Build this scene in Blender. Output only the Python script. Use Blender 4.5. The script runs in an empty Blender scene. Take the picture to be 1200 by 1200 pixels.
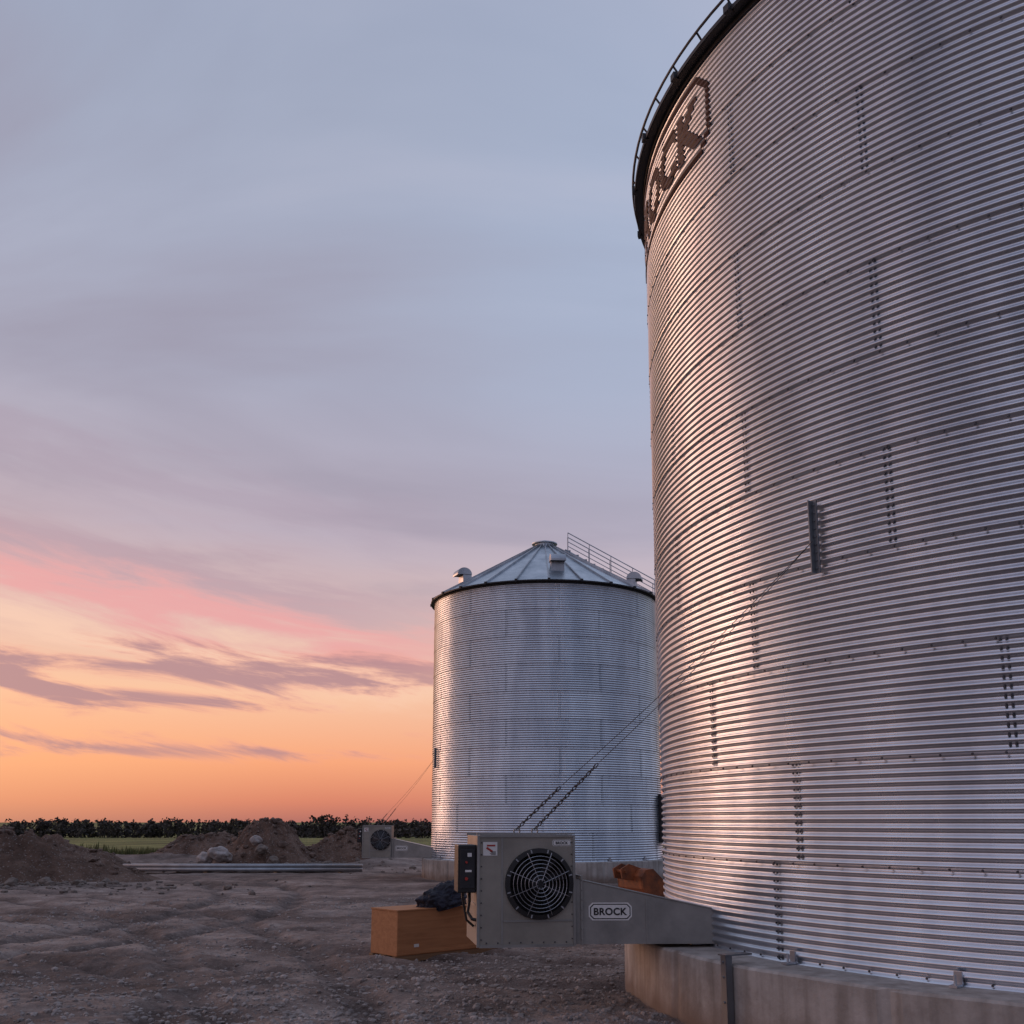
import bpy, bmesh, math, random
import numpy as np
from mathutils import Vector, Matrix, noise as mnoise
random.seed(7); rng = np.random.default_rng(7)
scene = bpy.context.scene
COL = scene.collection
pi = math.pi
def rad(d): return math.radians(d)

# ---------------------------------------------------------------- noise
def vnoise(x, y, seed=0):
    xi = np.floor(x).astype(np.int64); yi = np.floor(y).astype(np.int64)
    xf = x - xi; yf = y - yi
    def h(a, b):
        n = (a * 374761393 + b * 668265263 + seed * 974634777) & 0xffffffff
        n = ((n ^ (n >> 13)) * 1274126177) & 0xffffffff
        n = n ^ (n >> 16)
        return (n & 0xffff) / 65535.0
    u = xf * xf * (3 - 2 * xf); v = yf * yf * (3 - 2 * yf)
    a = h(xi, yi); b = h(xi + 1, yi); c = h(xi, yi + 1); d = h(xi + 1, yi + 1)
    return (a * (1 - u) + b * u) * (1 - v) + (c * (1 - u) + d * u) * v
def fbm(x, y, oct=4, seed=0):
    s = 0; a = 0.5; t = 0
    for o in range(oct):
        s = s + a * vnoise(x, y, seed + o); t += a
        x = x * 2.03 + 13.1; y = y * 2.03 + 7.7; a *= 0.5
    return s / t
def sstep(a, b, x):
    t = np.clip((x - a) / (b - a), 0, 1); return t * t * (3 - 2 * t)

# ---------------------------------------------------------------- mesh helpers
def mk(name, verts, faces, mat=None, parent=None, smooth=False, loc=(0, 0, 0), rot=(0, 0, 0)):
    me = bpy.data.meshes.new(name)
    if isinstance(verts, np.ndarray): verts = verts.tolist()
    if isinstance(faces, np.ndarray): faces = faces.tolist()
    me.from_pydata(verts, [], faces); me.update()
    if smooth: me.polygons.foreach_set("use_smooth", [True] * len(me.polygons))
    ob = bpy.data.objects.new(name, me); COL.objects.link(ob)
    if mat: me.materials.append(mat)
    if parent: ob.parent = parent
    ob.location = loc; ob.rotation_euler = rot
    return ob
def empty(name, loc=(0, 0, 0), rotz=0):
    e = bpy.data.objects.new(name, None); COL.objects.link(e)
    e.location = loc; e.rotation_euler = (0, 0, rotz); e.empty_display_size = 0.3
    return e
class Acc:
    """accumulates simple solids into one mesh"""
    def __init__(s): s.v = []; s.f = []
    def add(s, v, f):
        o = len(s.v); s.v += [tuple(p) for p in v]; s.f += [tuple(i + o for i in q) for q in f]
    def box(s, lo, hi):
        x0, y0, z0 = lo; x1, y1, z1 = hi
        s.add([(x0,y0,z0),(x1,y0,z0),(x1,y1,z0),(x0,y1,z0),(x0,y0,z1),(x1,y0,z1),(x1,y1,z1),(x0,y1,z1)],
              [(0,3,2,1),(4,5,6,7),(0,1,5,4),(1,2,6,5),(2,3,7,6),(3,0,4,7)])
    def obox(s, c, ux, uy, uz):
        c = Vector(c); ux = Vector(ux); uy = Vector(uy); uz = Vector(uz)
        v = [c + a*ux + b*uy + d*uz for d in (-1,1) for a, b in ((-1,-1),(1,-1),(1,1),(-1,1))]
        s.add(v, [(0,3,2,1),(4,5,6,7),(0,1,5,4),(1,2,6,5),(2,3,7,6),(3,0,4,7)])
    def tube(s, path, r, n=8, closed=False):
        P = [Vector(p) for p in path]; m = len(P); vs = []; fs = []
        up = None
        for i in range(m):
            if closed: t = (P[(i+1) % m] - P[i-1]).normalized()
            else: t = (P[min(i+1, m-1)] - P[max(i-1, 0)]).normalized()
            if up is None:
                ref = Vector((0,0,1)) if abs(t.z) < 0.9 else Vector((1,0,0))
            else: ref = up
            sd = t.cross(ref).normalized(); up = sd.cross(t).normalized()
            for k in range(n):
                a = 2*pi*k/n; vs.append(P[i] + r*(math.cos(a)*sd + math.sin(a)*up))
        for i in range(m if closed else m-1):
            j = (i+1) % m
            for k in range(n):
                k2 = (k+1) % n; fs.append((i*n+k, i*n+k2, j*n+k2, j*n+k))
        if not closed:
            fs.append(tuple(range(n-1, -1, -1))); fs.append(tuple((m-1)*n+k for k in range(n)))
        s.add(vs, fs)
    def bolt(s, p, nrm, r=0.013, h=0.010):
        p = Vector(p); nrm = Vector(nrm)
        ref = Vector((0,0,1)) if abs(nrm.z) < 0.9 else Vector((1,0,0))
        a = nrm.cross(ref).normalized(); b = a.cross(nrm)
        vs = [p + r*(math.cos(k*pi/3)*a + math.sin(k*pi/3)*b) for k in range(6)]
        vs += [p + nrm*h + .7*r*(math.cos(k*pi/3)*a + math.sin(k*pi/3)*b) for k in range(6)]
        s.add(vs, [(k, (k+1) % 6, 6+(k+1) % 6, 6+k) for k in range(6)] + [tuple(range(6, 12))])
    def obj(s, name, mat, parent=None, smooth=False, **k):
        return mk(name, s.v, s.f, mat, parent, smooth, **k)
def bevel(ob, w=0.01, seg=2):
    m = ob.modifiers.new("bev", 'BEVEL'); m.width = w; m.segments = seg; m.limit_method = 'ANGLE'
def text2d(txt, h, off=0.022):
    cu = bpy.data.curves.new("t", 'FONT'); cu.body = txt; cu.size = 1; cu.offset = off; cu.space_character = 1.06
    o = bpy.data.objects.new("t", cu); COL.objects.link(o)
    dg = bpy.context.evaluated_depsgraph_get(); me = bpy.data.meshes.new_from_object(o.evaluated_get(dg))
    bm = bmesh.new(); bm.from_mesh(me)
    bpy.data.objects.remove(o); bpy.data.curves.remove(cu); bpy.data.meshes.remove(me)
    xs = [v.co.x for v in bm.verts]; ys = [v.co.y for v in bm.verts]
    cx = (min(xs)+max(xs))/2; cy = (min(ys)+max(ys))/2; sc = h/(max(ys)-min(ys))
    for v in bm.verts: v.co = Vector(((v.co.x-cx)*sc, (v.co.y-cy)*sc, 0))
    return bm
def octoframe(w, h, c, t):
    def oc(w, h, c): return [(-w+c,-h),(w-c,-h),(w,-h+c),(w,h-c),(w-c,h),(-w+c,h),(-w,h-c),(-w,-h+c)]
    o = oc(w, h, c); i = oc(w-t, h-t, c-t*0.4)
    return o, i

# ---------------------------------------------------------------- materials
def newmat(name):
    m = bpy.data.materials.new(name); m.use_nodes = True
    nt = m.node_tree; b = nt.nodes["Principled BSDF"]
    return m, nt, b
def N(nt, typ, **k):
    n = nt.nodes.new(typ)
    for a, v in k.items():
        if a in n.inputs: n.inputs[a].default_value = v
        else: setattr(n, a, v)
    return n
def ramp(nt, stops, interp='LINEAR'):
    r = nt.nodes.new("ShaderNodeValToRGB"); cr = r.color_ramp; cr.interpolation = interp
    while len(cr.elements) < len(stops): cr.elements.new(0.5)
    for e, (p, c) in zip(cr.elements, stops):
        e.position = p; e.color = (*c, 1) if len(c) == 3 else c
    return r
def noisy(name, c1, c2, scale=5, rough=0.6, metal=0.0, bump=0.1, bscale=60, rr=0.12, detail=4, bdist=0.01):
    m, nt, b = newmat(name); L = nt.links
    tc = N(nt, "ShaderNodeTexCoord")
    n1 = N(nt, "ShaderNodeTexNoise"); n1.inputs["Scale"].default_value = scale; n1.inputs["Detail"].default_value = detail; n1.inputs["Roughness"].default_value = .65
    L.new(tc.outputs["Object"], n1.inputs["Vector"])
    r = ramp(nt, [(0.3, c1), (0.7, c2)]); L.new(n1.outputs["Fac"], r.inputs["Fac"]); L.new(r.outputs["Color"], b.inputs["Base Color"])
    mr = N(nt, "ShaderNodeMapRange"); mr.inputs["To Min"].default_value = rough-rr; mr.inputs["To Max"].default_value = rough+rr
    L.new(n1.outputs["Fac"], mr.inputs["Value"]); L.new(mr.outputs["Result"], b.inputs["Roughness"])
    b.inputs["Metallic"].default_value = metal
    n2 = N(nt, "ShaderNodeTexNoise"); n2.inputs["Scale"].default_value = bscale; n2.inputs["Detail"].default_value = 3
    L.new(tc.outputs["Object"], n2.inputs["Vector"])
    bp = N(nt, "ShaderNodeBump"); bp.inputs["Strength"].default_value = bump; bp.inputs["Distance"].default_value = bdist
    L.new(n2.outputs["Fac"], bp.inputs["Height"]); L.new(bp.outputs["Normal"], b.inputs["Normal"])
    return m

def galvanized(name, lo, hi, rough=0.34, attr=False, metal=0.92):
    m, nt, b = newmat(name); L = nt.links
    tc = N(nt, "ShaderNodeTexCoord")
    n1 = N(nt, "ShaderNodeTexNoise"); n1.inputs["Scale"].default_value = 1.3; n1.inputs["Detail"].default_value = 5; n1.inputs["Roughness"].default_value = .6
    mp = N(nt, "ShaderNodeMapping"); mp.inputs["Scale"].default_value = (1.6, 1.6, 0.35)
    L.new(tc.outputs["Object"], mp.inputs["Vector"]); L.new(mp.outputs["Vector"], n1.inputs["Vector"])
    fac = n1.outputs["Fac"]
    if attr:
        at = N(nt, "ShaderNodeAttribute", attribute_name="tone")
        s3 = N(nt, "ShaderNodeMath", operation='ADD'); L.new(fac, s3.inputs[0]); L.new(at.outputs["Fac"], s3.inputs[1]); fac = s3.outputs[0]
    r = ramp(nt, [(0.25, lo), (0.75, hi)]); L.new(fac, r.inputs["Fac"]); L.new(r.outputs["Color"], b.inputs["Base Color"])
    mr = N(nt, "ShaderNodeMapRange"); mr.inputs["To Min"].default_value = rough+0.1; mr.inputs["To Max"].default_value = rough-0.08
    L.new(fac, mr.inputs["Value"]); L.new(mr.outputs["Result"], b.inputs["Roughness"])
    b.inputs["Metallic"].default_value = metal
    n2 = N(nt, "ShaderNodeTexNoise"); n2.inputs["Scale"].default_value = 3.5; n2.inputs["Detail"].default_value = 1; L.new(tc.outputs["Object"], n2.inputs["Vector"])
    bp = N(nt, "ShaderNodeBump"); bp.inputs["Strength"].default_value = 0.25; bp.inputs["Distance"].default_value = 0.015
    L.new(n2.outputs["Fac"], bp.inputs["Height"]); L.new(bp.outputs["Normal"], b.inputs["Normal"])
    return m

M_wall = galvanized("galvanized_wall", (0.49,0.54,0.61), (0.77,0.82,0.88), rough=0.29, attr=True, metal=0.96)
M_roof = galvanized("galvanized_roof", (0.36,0.42,0.47), (0.64,0.70,0.75), rough=0.38)
M_steel = galvanized("galvanized_parts", (0.30,0.32,0.35), (0.55,0.57,0.60), rough=0.42)
M_dsteel = galvanized("weathered_steel", (0.14,0.15,0.17), (0.30,0.32,0.34), rough=0.5)
M_pipe = galvanized("weathered_pipe", (0.26,0.27,0.29), (0.42,0.44,0.46), rough=0.5)
M_bolt = noisy("bolt_steel", (0.05,0.05,0.06), (0.12,0.12,0.13), metal=0.6, rough=0.5)
M_dark = noisy("dark_trim", (0.015,0.015,0.018), (0.035,0.035,0.04), metal=0.2, rough=0.55)
M_black = noisy("black_paint", (0.008,0.008,0.009), (0.018,0.018,0.02), rough=0.45)
M_tan = noisy("fan_sheet_metal", (0.25,0.235,0.205), (0.36,0.335,0.29), scale=2.5, rough=0.42, metal=0.25, bump=0.10, bscale=5)
M_duct = noisy("duct_sheet_metal", (0.24,0.24,0.23), (0.37,0.36,0.34), scale=3, rough=0.42, metal=0.45, bump=0.16, bscale=5)
M_white = noisy("label_white", (0.68,0.68,0.66), (0.8,0.8,0.78), rough=0.4)
M_ink = noisy("label_ink", (0.01,0.01,0.012), (0.02,0.02,0.02), rough=0.4)
M_red = noisy("label_red", (0.35,0.03,0.02), (0.45,0.04,0.03), rough=0.5)
M_logo = noisy("wall_logo_ink", (0.045,0.018,0.018), (0.10,0.035,0.03), scale=8, rough=0.6, metal=0.0)
M_orange = noisy("worn_orange_paint", (0.09,0.035,0.018), (0.34,0.10,0.03), scale=4, rough=0.65, bump=0.3, bscale=30)
M_cloth = noisy("dark_cloth", (0.008,0.009,0.013), (0.018,0.024,0.05), scale=3, rough=0.7, bump=0.6, bscale=14, bdist=0.03)
M_rock = noisy("rock", (0.10,0.08,0.068), (0.24,0.195,0.165), scale=2.5, rough=0.85, bump=0.8, bscale=9, bdist=0.05)
M_clod = noisy("soil_clod", (0.08,0.052,0.040), (0.19,0.13,0.10), scale=2.5, rough=0.9, bump=0.8, bscale=9, bdist=0.05)
M_palerock = noisy("pale_rock", (0.26,0.23,0.215), (0.46,0.42,0.40), scale=2.5, rough=0.85, bump=0.8, bscale=9, bdist=0.05)
M_gravel = noisy("gravel_stone", (0.15,0.13,0.12), (0.44,0.39,0.36), scale=2.3, rough=0.85, bump=0.4, bscale=40)

def woodmat(name, c1, c2, c3):
    m, nt, b = newmat(name); L = nt.links
    tc = N(nt, "ShaderNodeTexCoord"); mp = N(nt, "ShaderNodeMapping"); mp.inputs["Scale"].default_value = (0.9, 6, 9)
    L.new(tc.outputs["Object"], mp.inputs["Vector"])
    n = N(nt, "ShaderNodeTexNoise"); n.inputs["Scale"].default_value = 2.0; n.inputs["Detail"].default_value = 6; n.inputs["Distortion"].default_value = 0.8
    L.new(mp.outputs["Vector"], n.inputs["Vector"])
    r = ramp(nt, [(0.25, c1), (0.5, c2), (0.75, c3)]); L.new(n.outputs["Fac"], r.inputs["Fac"])
    L.new(r.outputs["Color"], b.inputs["Base Color"]); b.inputs["Roughness"].default_value = 0.75
    bp = N(nt, "ShaderNodeBump"); bp.inputs["Strength"].default_value = 0.15; bp.inputs["Distance"].default_value = 0.006
    L.new(n.outputs["Fac"], bp.inputs["Height"]); L.new(bp.outputs["Normal"], b.inputs["Normal"]); return m
M_wood = woodmat("crate_plywood", (0.34,0.15,0.062), (0.42,0.19,0.082), (0.48,0.23,0.10))
M_skid = woodmat("skid_timber", (0.16,0.09,0.05), (0.25,0.15,0.08), (0.34,0.21,0.12))

def concmat():
    m, nt, b = newmat("cast_concrete"); L = nt.links
    tc = N(nt, "ShaderNodeTexCoord"); sp = N(nt, "ShaderNodeSeparateXYZ"); L.new(tc.outputs["Object"], sp.inputs[0])
    n = N(nt, "ShaderNodeTexNoise"); n.inputs["Scale"].default_value = 1.6; n.inputs["Detail"].default_value = 7; n.inputs["Roughness"].default_value = .7
    L.new(tc.outputs["Object"], n.inputs["Vector"])
    r = ramp(nt, [(0.3, (0.28,0.25,0.225)), (0.5, (0.43,0.40,0.37)), (0.72, (0.54,0.51,0.48))]); L.new(n.outputs["Fac"], r.inputs["Fac"])
    mp = N(nt, "ShaderNodeMapping"); mp.inputs["Scale"].default_value = (5, 5, .5); L.new(tc.outputs["Object"], mp.inputs[0])
    ns = N(nt, "ShaderNodeTexNoise"); ns.inputs["Scale"].default_value = 1.5; ns.inputs["Detail"].default_value = 4; L.new(mp.outputs[0], ns.inputs["Vector"])
    rs = ramp(nt, [(.35, (.62,.60,.58)), (.6, (1,1,1))]); L.new(ns.outputs["Fac"], rs.inputs["Fac"])
    ms = N(nt, "ShaderNodeMix", data_type='RGBA', blend_type='MULTIPLY'); ms.inputs["Factor"].default_value = .8; L.new(r.outputs["Color"], ms.inputs["A"]); L.new(rs.outputs["Color"], ms.inputs["B"])
    n3 = N(nt, "ShaderNodeTexNoise"); n3.inputs["Scale"].default_value = 3.5; n3.inputs["Detail"].default_value = 6; L.new(tc.outputs["Object"], n3.inputs["Vector"])
    ad = N(nt, "ShaderNodeMath", operation='MULTIPLY_ADD'); L.new(n3.outputs["Fac"], ad.inputs[0]); ad.inputs[1].default_value = -0.45; L.new(sp.outputs["Z"], ad.inputs[2])
    mr = N(nt, "ShaderNodeMapRange"); mr.inputs["From Min"].default_value = -0.2; mr.inputs["From Max"].default_value = 0.08; mr.inputs["To Min"].default_value = 0.85; mr.inputs["To Max"].default_value = 0
    L.new(ad.outputs[0], mr.inputs["Value"])
    mx = N(nt, "ShaderNodeMix", data_type='RGBA'); L.new(mr.outputs[0], mx.inputs["Factor"]); L.new(ms.outputs["Result"], mx.inputs["A"]); mx.inputs["B"].default_value = (0.17,0.12,0.09,1)
    L.new(mx.outputs["Result"], b.inputs["Base Color"]); b.inputs["Roughness"].default_value = 0.85
    n2 = N(nt, "ShaderNodeTexNoise"); n2.inputs["Scale"].default_value = 22; n2.inputs["Detail"].default_value = 4; L.new(tc.outputs["Object"], n2.inputs["Vector"])
    bp = N(nt, "ShaderNodeBump"); bp.inputs["Strength"].default_value = 0.35; bp.inputs["Distance"].default_value = 0.015
    L.new(n2.outputs["Fac"], bp.inputs["Height"]); L.new(bp.outputs["Normal"], b.inputs["Normal"]); return m
M_conc = concmat()

def groundmat(name, pile=False):
    m, nt, b = newmat(name); L = nt.links
    tc = N(nt, "ShaderNodeTexCoord")
    n = N(nt, "ShaderNodeTexNoise"); n.inputs["Scale"].default_value = 0.8; n.inputs["Detail"].default_value = 8; n.inputs["Roughness"].default_value = .76
    L.new(tc.outputs["Object"], n.inputs["Vector"])
    if pile: r = ramp(nt, [(0.36, (0.085,0.052,0.038)), (0.5, (0.16,0.102,0.076)), (0.64, (0.25,0.168,0.128))])
    else: r = ramp(nt, [(0.36, (0.155,0.118,0.102)), (0.5, (0.30,0.236,0.205)), (0.63, (0.47,0.385,0.34))])
    L.new(n.outputs["Fac"], r.inputs["Fac"])
    v = N(nt, "ShaderNodeTexVoronoi"); v.inputs["Scale"].default_value = 17; L.new(tc.outputs["Object"], v.inputs["Vector"])
    sep = N(nt, "ShaderNodeSeparateColor"); L.new(v.outputs["Color"], sep.inputs[0])
    peb = N(nt, "ShaderNodeMath", operation='GREATER_THAN'); peb.inputs[1].default_value = 0.62; L.new(sep.outputs[0], peb.inputs[0])
    near = N(nt, "ShaderNodeMath", operation='LESS_THAN'); near.inputs[1].default_value = 0.42; L.new(v.outputs["Distance"], near.inputs[0])
    pm = N(nt, "ShaderNodeMath", operation='MULTIPLY'); L.new(peb.outputs[0], pm.inputs[0]); L.new(near.outputs[0], pm.inputs[1])
    pc = ramp(nt, [(0.0, (0.12,0.095,0.08)), (1.0, (0.50,0.43,0.39))]); L.new(sep.outputs[1], pc.inputs["Fac"])
    fm = N(nt, "ShaderNodeMath", operation='MULTIPLY'); fm.inputs[1].default_value = 0.5; L.new(pm.outputs[0], fm.inputs[0])
    mx = N(nt, "ShaderNodeMix", data_type='RGBA'); L.new(fm.outputs[0], mx.inputs["Factor"]); L.new(r.outputs["Color"], mx.inputs["A"]); L.new(pc.outputs["Color"], mx.inputs["B"])
    col = mx.outputs["Result"]
    if not pile:
        at = N(nt, "ShaderNodeAttribute", attribute_name="grass")
        gn = N(nt, "ShaderNodeTexNoise"); gn.inputs["Scale"].default_value = 0.12; gn.inputs["Detail"].default_value = 7
        L.new(tc.outputs["Object"], gn.inputs["Vector"])
        gr = ramp(nt, [(0.3, (0.11,0.105,0.035)), (0.5, (0.20,0.21,0.065)), (0.7, (0.31,0.29,0.095))]); L.new(gn.outputs["Fac"], gr.inputs["Fac"])
        mg = N(nt, "ShaderNodeMix", data_type='RGBA'); L.new(at.outputs["Fac"], mg.inputs["Factor"]); L.new(col, mg.inputs["A"]); L.new(gr.outputs["Color"], mg.inputs["B"])
        col = mg.outputs["Result"]
        ac = N(nt, "ShaderNodeAttribute", attribute_name="packed")
        mk2 = N(nt, "ShaderNodeMix", data_type='RGBA', blend_type='MULTIPLY'); L.new(ac.outputs["Fac"], mk2.inputs["Factor"]); L.new(col, mk2.inputs["A"]); mk2.inputs["B"].default_value = (0.42,0.40,0.40,1)
        col = mk2.outputs["Result"]
    L.new(col, b.inputs["Base Color"]); b.inputs["Roughness"].default_value = 0.92
    b.inputs["Specular IOR Level"].default_value = 0.25
    n2 = N(nt, "ShaderNodeTexNoise"); n2.inputs["Scale"].default_value = 7; n2.inputs["Detail"].default_value = 6; n2.inputs["Roughness"].default_value = .74
    L.new(tc.outputs["Object"], n2.inputs["Vector"])
    pb = N(nt, "ShaderNodeMath", operation='MULTIPLY_ADD'); L.new(pm.outputs[0], pb.inputs[0]); pb.inputs[1].default_value = 0.25; L.new(n2.outputs["Fac"], pb.inputs[2])
    bp = N(nt, "ShaderNodeBump"); bp.inputs["Strength"].default_value = 1.0; bp.inputs["Distance"].default_value = 0.10
    L.new(pb.outputs[0], bp.inputs["Height"]); L.new(bp.outputs["Normal"], b.inputs["Normal"])
    return m
M_ground = groundmat("gravel_dirt"); M_pile = groundmat("dirt_pile_soil", True)

# ---------------------------------------------------------------- layout constants
CAMH = 1.77
BIG = (7.09, 11.5); RBIG = 5.37; RING = 0.837
FAR = (1.13, 34.3); RFAR = 3.75
ZB = 0.60

# ---------------------------------------------------------------- ground
def axis(lo, hi, fine_lo, fine_hi, step, g=1.09):
    a = list(np.arange(fine_lo, fine_hi + 1e-6, step))
    s = step; x = a[-1]
    while x < hi: s *= g; x += s; a.append(x)
    s = step; x = a[0]; pre = []
    while x > lo: s *= g; x -= s; pre.append(x)
    return np.array(pre[::-1] + a)
TR = [(-9.5, 7.0, 5.6), (-9.5, 7.0, 7.5), (6.0, 34.0, 21.0), (6.0, 34.0, 22.9), (-22, 22, 15.5), (-22, 22, 17.3), (14, 60, 45.5), (14, 60, 47.3), (-30, 4, 27.5), (-30, 4, 29.3)]
def trackmask(x, y):
    t = np.zeros_like(x)
    for cx, cy, r in TR:
        d = np.sqrt((x-cx)**2 + (y-cy)**2) - r + 0.35*(fbm(x*.3, y*.3, 2, 77)-.5)
        t = np.maximum(t, np.exp(-(d/0.22)**4))
    return t * sstep(.24, .42, fbm(x*.5+9, y*.5, 3, 78))
def gheight(x, y, detail=True):
    x = np.asarray(x, float); y = np.asarray(y, float)
    rr = np.sqrt((x*0.8)**2 + y**2)
    z = -2.7 * np.clip((rr - 52) / 250.0, 0, 1)
    z = z + 0.9*(fbm(x/60, y/60, 3, 5) - .5) * sstep(80, 200, rr)
    flat = sstep(1.0, 4.0, np.minimum(np.hypot(x-BIG[0], y-BIG[1]) - 5.4, np.hypot(x-FAR[0], y-FAR[1]) - 3.8))
    z = z + 0.20*(fbm(x/4.5, y/4.5, 3, 1) - .5) * flat * (1 - sstep(60, 90, rr))
    if detail:
        near = 1 - sstep(30, 48, rr)
        z = z + near*(0.10*(fbm(x/1.0, y/0.8, 5, 2) - .5) + 0.06*(fbm(x/0.25, y/0.22, 3, 3) - .5))
        t = trackmask(x, y)
        tread = 0.5 + 0.5*np.sin((x*0.7 + y)*26)
        z = z - near*t*(0.06 + 0.03*tread)
    band = np.exp(-((y - 45 - 0.05*x)/4.5)**2) * sstep(-2, -6, x)
    z = z + band * (0.15 + 0.85*fbm(x/2.2, y/2.2, 5, 9)**1.5)
    return z
xs = axis(-2600, 2600, -9, 5, 0.065, 1.07); ys = axis(-2600, 3200, 8.6, 24, 0.06, 1.045)
X, Y = np.meshgrid(xs, ys); Z = gheight(X, Y)
nx, ny = len(xs), len(ys)
V = np.stack([X.ravel(), Y.ravel(), Z.ravel()], 1)
ii = (np.arange(ny-1)[:, None]*nx + np.arange(nx-1)[None, :]).ravel()
F = np.stack([ii, ii+1, ii+nx+1, ii+nx], 1)
ground = mk("ground", V, F, M_ground, smooth=True)
gr = np.sqrt((X*0.8)**2 + Y**2)
grass = sstep(47, 53, gr + 7*(fbm(X/4, Y/4, 4, 21)-.5))
a = ground.data.attributes.new("grass", 'FLOAT', 'POINT'); a.data.foreach_set("value", grass.ravel().astype(np.float32))
pk = np.maximum(trackmask(X, Y)*0.95*(0.75+.25*np.sin((X*0.7+Y)*26)), sstep(.49, .62, fbm(X/2.6, Y/1.5, 5, 31))*0.65)
a = ground.data.attributes.new("packed", 'FLOAT', 'POINT'); a.data.foreach_set("value", pk.ravel().astype(np.float32))
def gz(x, y): return float(gheight(np.array([x]), np.array([y]))[0])

ico = bmesh.new(); bmesh.ops.create_icosphere(ico, subdivisions=1, radius=1)
IV = np.array([v.co[:] for v in ico.verts]); IF = np.array([[v.index for v in f.verts] for f in ico.faces]); ico.free()
def stones(name, px, py, size, mat, sink=0.25, zf=None):
    n = len(px); pz = gheight(px, py) if zf is None else zf(px, py)
    sc = size[:, None] * rng.uniform(.55, 1.25, (n, 3)); sc[:, 2] *= .7
    ang = rng.uniform(0, 2*pi, n); c, s = np.cos(ang), np.sin(ang)
    v = IV[None]*(1+rng.uniform(-.22, .22, (n, len(IV), 1)))*sc[:, None, :]
    vx = v[..., 0]*c[:, None]-v[..., 1]*s[:, None]; vy = v[..., 0]*s[:, None]+v[..., 1]*c[:, None]
    vv = np.stack([vx+px[:, None], vy+py[:, None], v[..., 2]+(pz+size*.35-size*sink)[:, None]], -1).reshape(-1, 3)
    ff = (IF[None]+(np.arange(n)*len(IV))[:, None, None]).reshape(-1, 3)
    return mk(name, vv, ff, mat)
n = 32000
px = rng.uniform(-10, 2.2, n); py = 9 + 16*rng.random(n)**1.5
dens = 1.1*np.exp(-((px-(-0.6))/2.6)**2)*np.exp(-((py-10.5)/3.5)**2) + 0.14 + .35*(fbm(px/1.2, py/1.2, 3, 8) > .56)
keep = (rng.random(n) < dens) & (np.hypot(px-BIG[0], py-BIG[1]) > 5.92)
px, py = px[keep], py[keep]
stones("gravel", px, py, 0.009 + 0.036*rng.random(len(px))**3.5, M_gravel)

# ---------------------------------------------------------------- dirt piles and boulders
PTOP = []
def pile(cx, cy, rx, ry, H, seed, rotz=0):
    nr, na = 110, 240
    r = np.linspace(0, 1, nr)[:, None]; t = (np.arange(na)*2*pi/na)[None, :]
    lx = r*np.cos(t)*rx; ly = r*np.sin(t)*ry
    c, s = math.cos(rotz), math.sin(rotz)
    x = cx + lx*c - ly*s; y = cy + lx*s + ly*c
    edge = 0.8 + 0.45*(fbm(np.cos(t)*1.5+seed, np.sin(t)*1.5, 3, seed)-.5)
    q = np.clip(r/edge, 0, 1.4)
    h = np.clip(1-q**1.5, 0, 1)**1.05
    big = fbm(x/1.0, y/1.0, 5, seed+3)
    rid = 1-np.abs(2*fbm(x/.8+5, y/.8, 4, seed+8)-1)
    h = H*h*(0.30+0.95*big+.35*rid) + 0.30*(fbm(x/.28, y/.28, 4, seed+5)-.42)*np.clip(1.15-q, 0, 1)
    z = gheight(x, y, False) + h - 0.10 - 0.25*np.clip(r-0.85, 0, 1)*4
    V = np.stack([x, y, z], -1).reshape(-1, 3)
    k = rng.integers(0, len(V), 200); PTOP.append(V[k][V[k][:, 2] > .12])
    F = [(i*na+j, (i+1)*na+j, (i+1)*na+(j+1) % na, i*na+(j+1) % na) for i in range(nr-1) for j in range(na)]
    return mk("dirt_pile", V, F, M_pile, smooth=False)
pile(-15.6, 31.5, 6.4, 2.9, 1.35, 11, 0.1)
pile(-18.0, 39.0, 5.0, 2.6, 1.15, 12, 0.0)
pile(-9.7, 41.0, 2.7, 2.2, 1.50, 13)
pile(-6.7, 42.5, 2.4, 1.8, 1.15, 14)
pile(-12.6, 44.0, 3.4, 2.0, 0.85, 15)
def boulder(x, y, z, s, mat, seed, squash=.75):
    bm = bmesh.new(); bmesh.ops.create_icosphere(bm, subdivisions=4, radius=1)
    for v in bm.verts:
        p = v.co.copy()
        cellv = mnoise.voronoi(p*1.1+Vector((seed*3.1, 0, seed)), distance_metric='DISTANCE')[0][0]
        f = 0.78 + 0.38*cellv + 0.20*mnoise.noise(p*1.7+Vector((seed, seed, 0))) + .06*mnoise.noise(p*5+Vector((0, seed, 0)))
        v.co = Vector((p.x*f, p.y*f*.85, p.z*f*squash))*s
    me = bpy.data.meshes.new("boulder"); bm.to_mesh(me); bm.free(); me.materials.append(mat)
    o = bpy.data.objects.new("boulder", me); COL.objects.link(o); o.location = (x, y, z); o.rotation_euler = (random.uniform(-.4,.4), random.uniform(-.4,.4), random.uniform(0, 6))
    return o
boulder(-10.9, 39.2, 0.55, 0.46, M_palerock, 1, .6)
boulder(-11.5, 39.4, 0.40, 0.34, M_palerock, 2)
boulder(-9.75, 39.9, 1.05, 0.24, M_palerock, 3)
boulder(-9.4, 39.3, 0.72, 0.24, M_rock, 4)
boulder(-8.9, 39.2, 0.30, 0.24, M_rock, 6)
boulder(-12.9, 29.2, 0.12, 0.18, M_rock, 7)
boulder(-13.7, 28.9, 0.10, 0.20, M_rock, 8)
boulder(-12.0, 29.1, 0.08, 0.14, M_rock, 10)
n = 700
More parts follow.
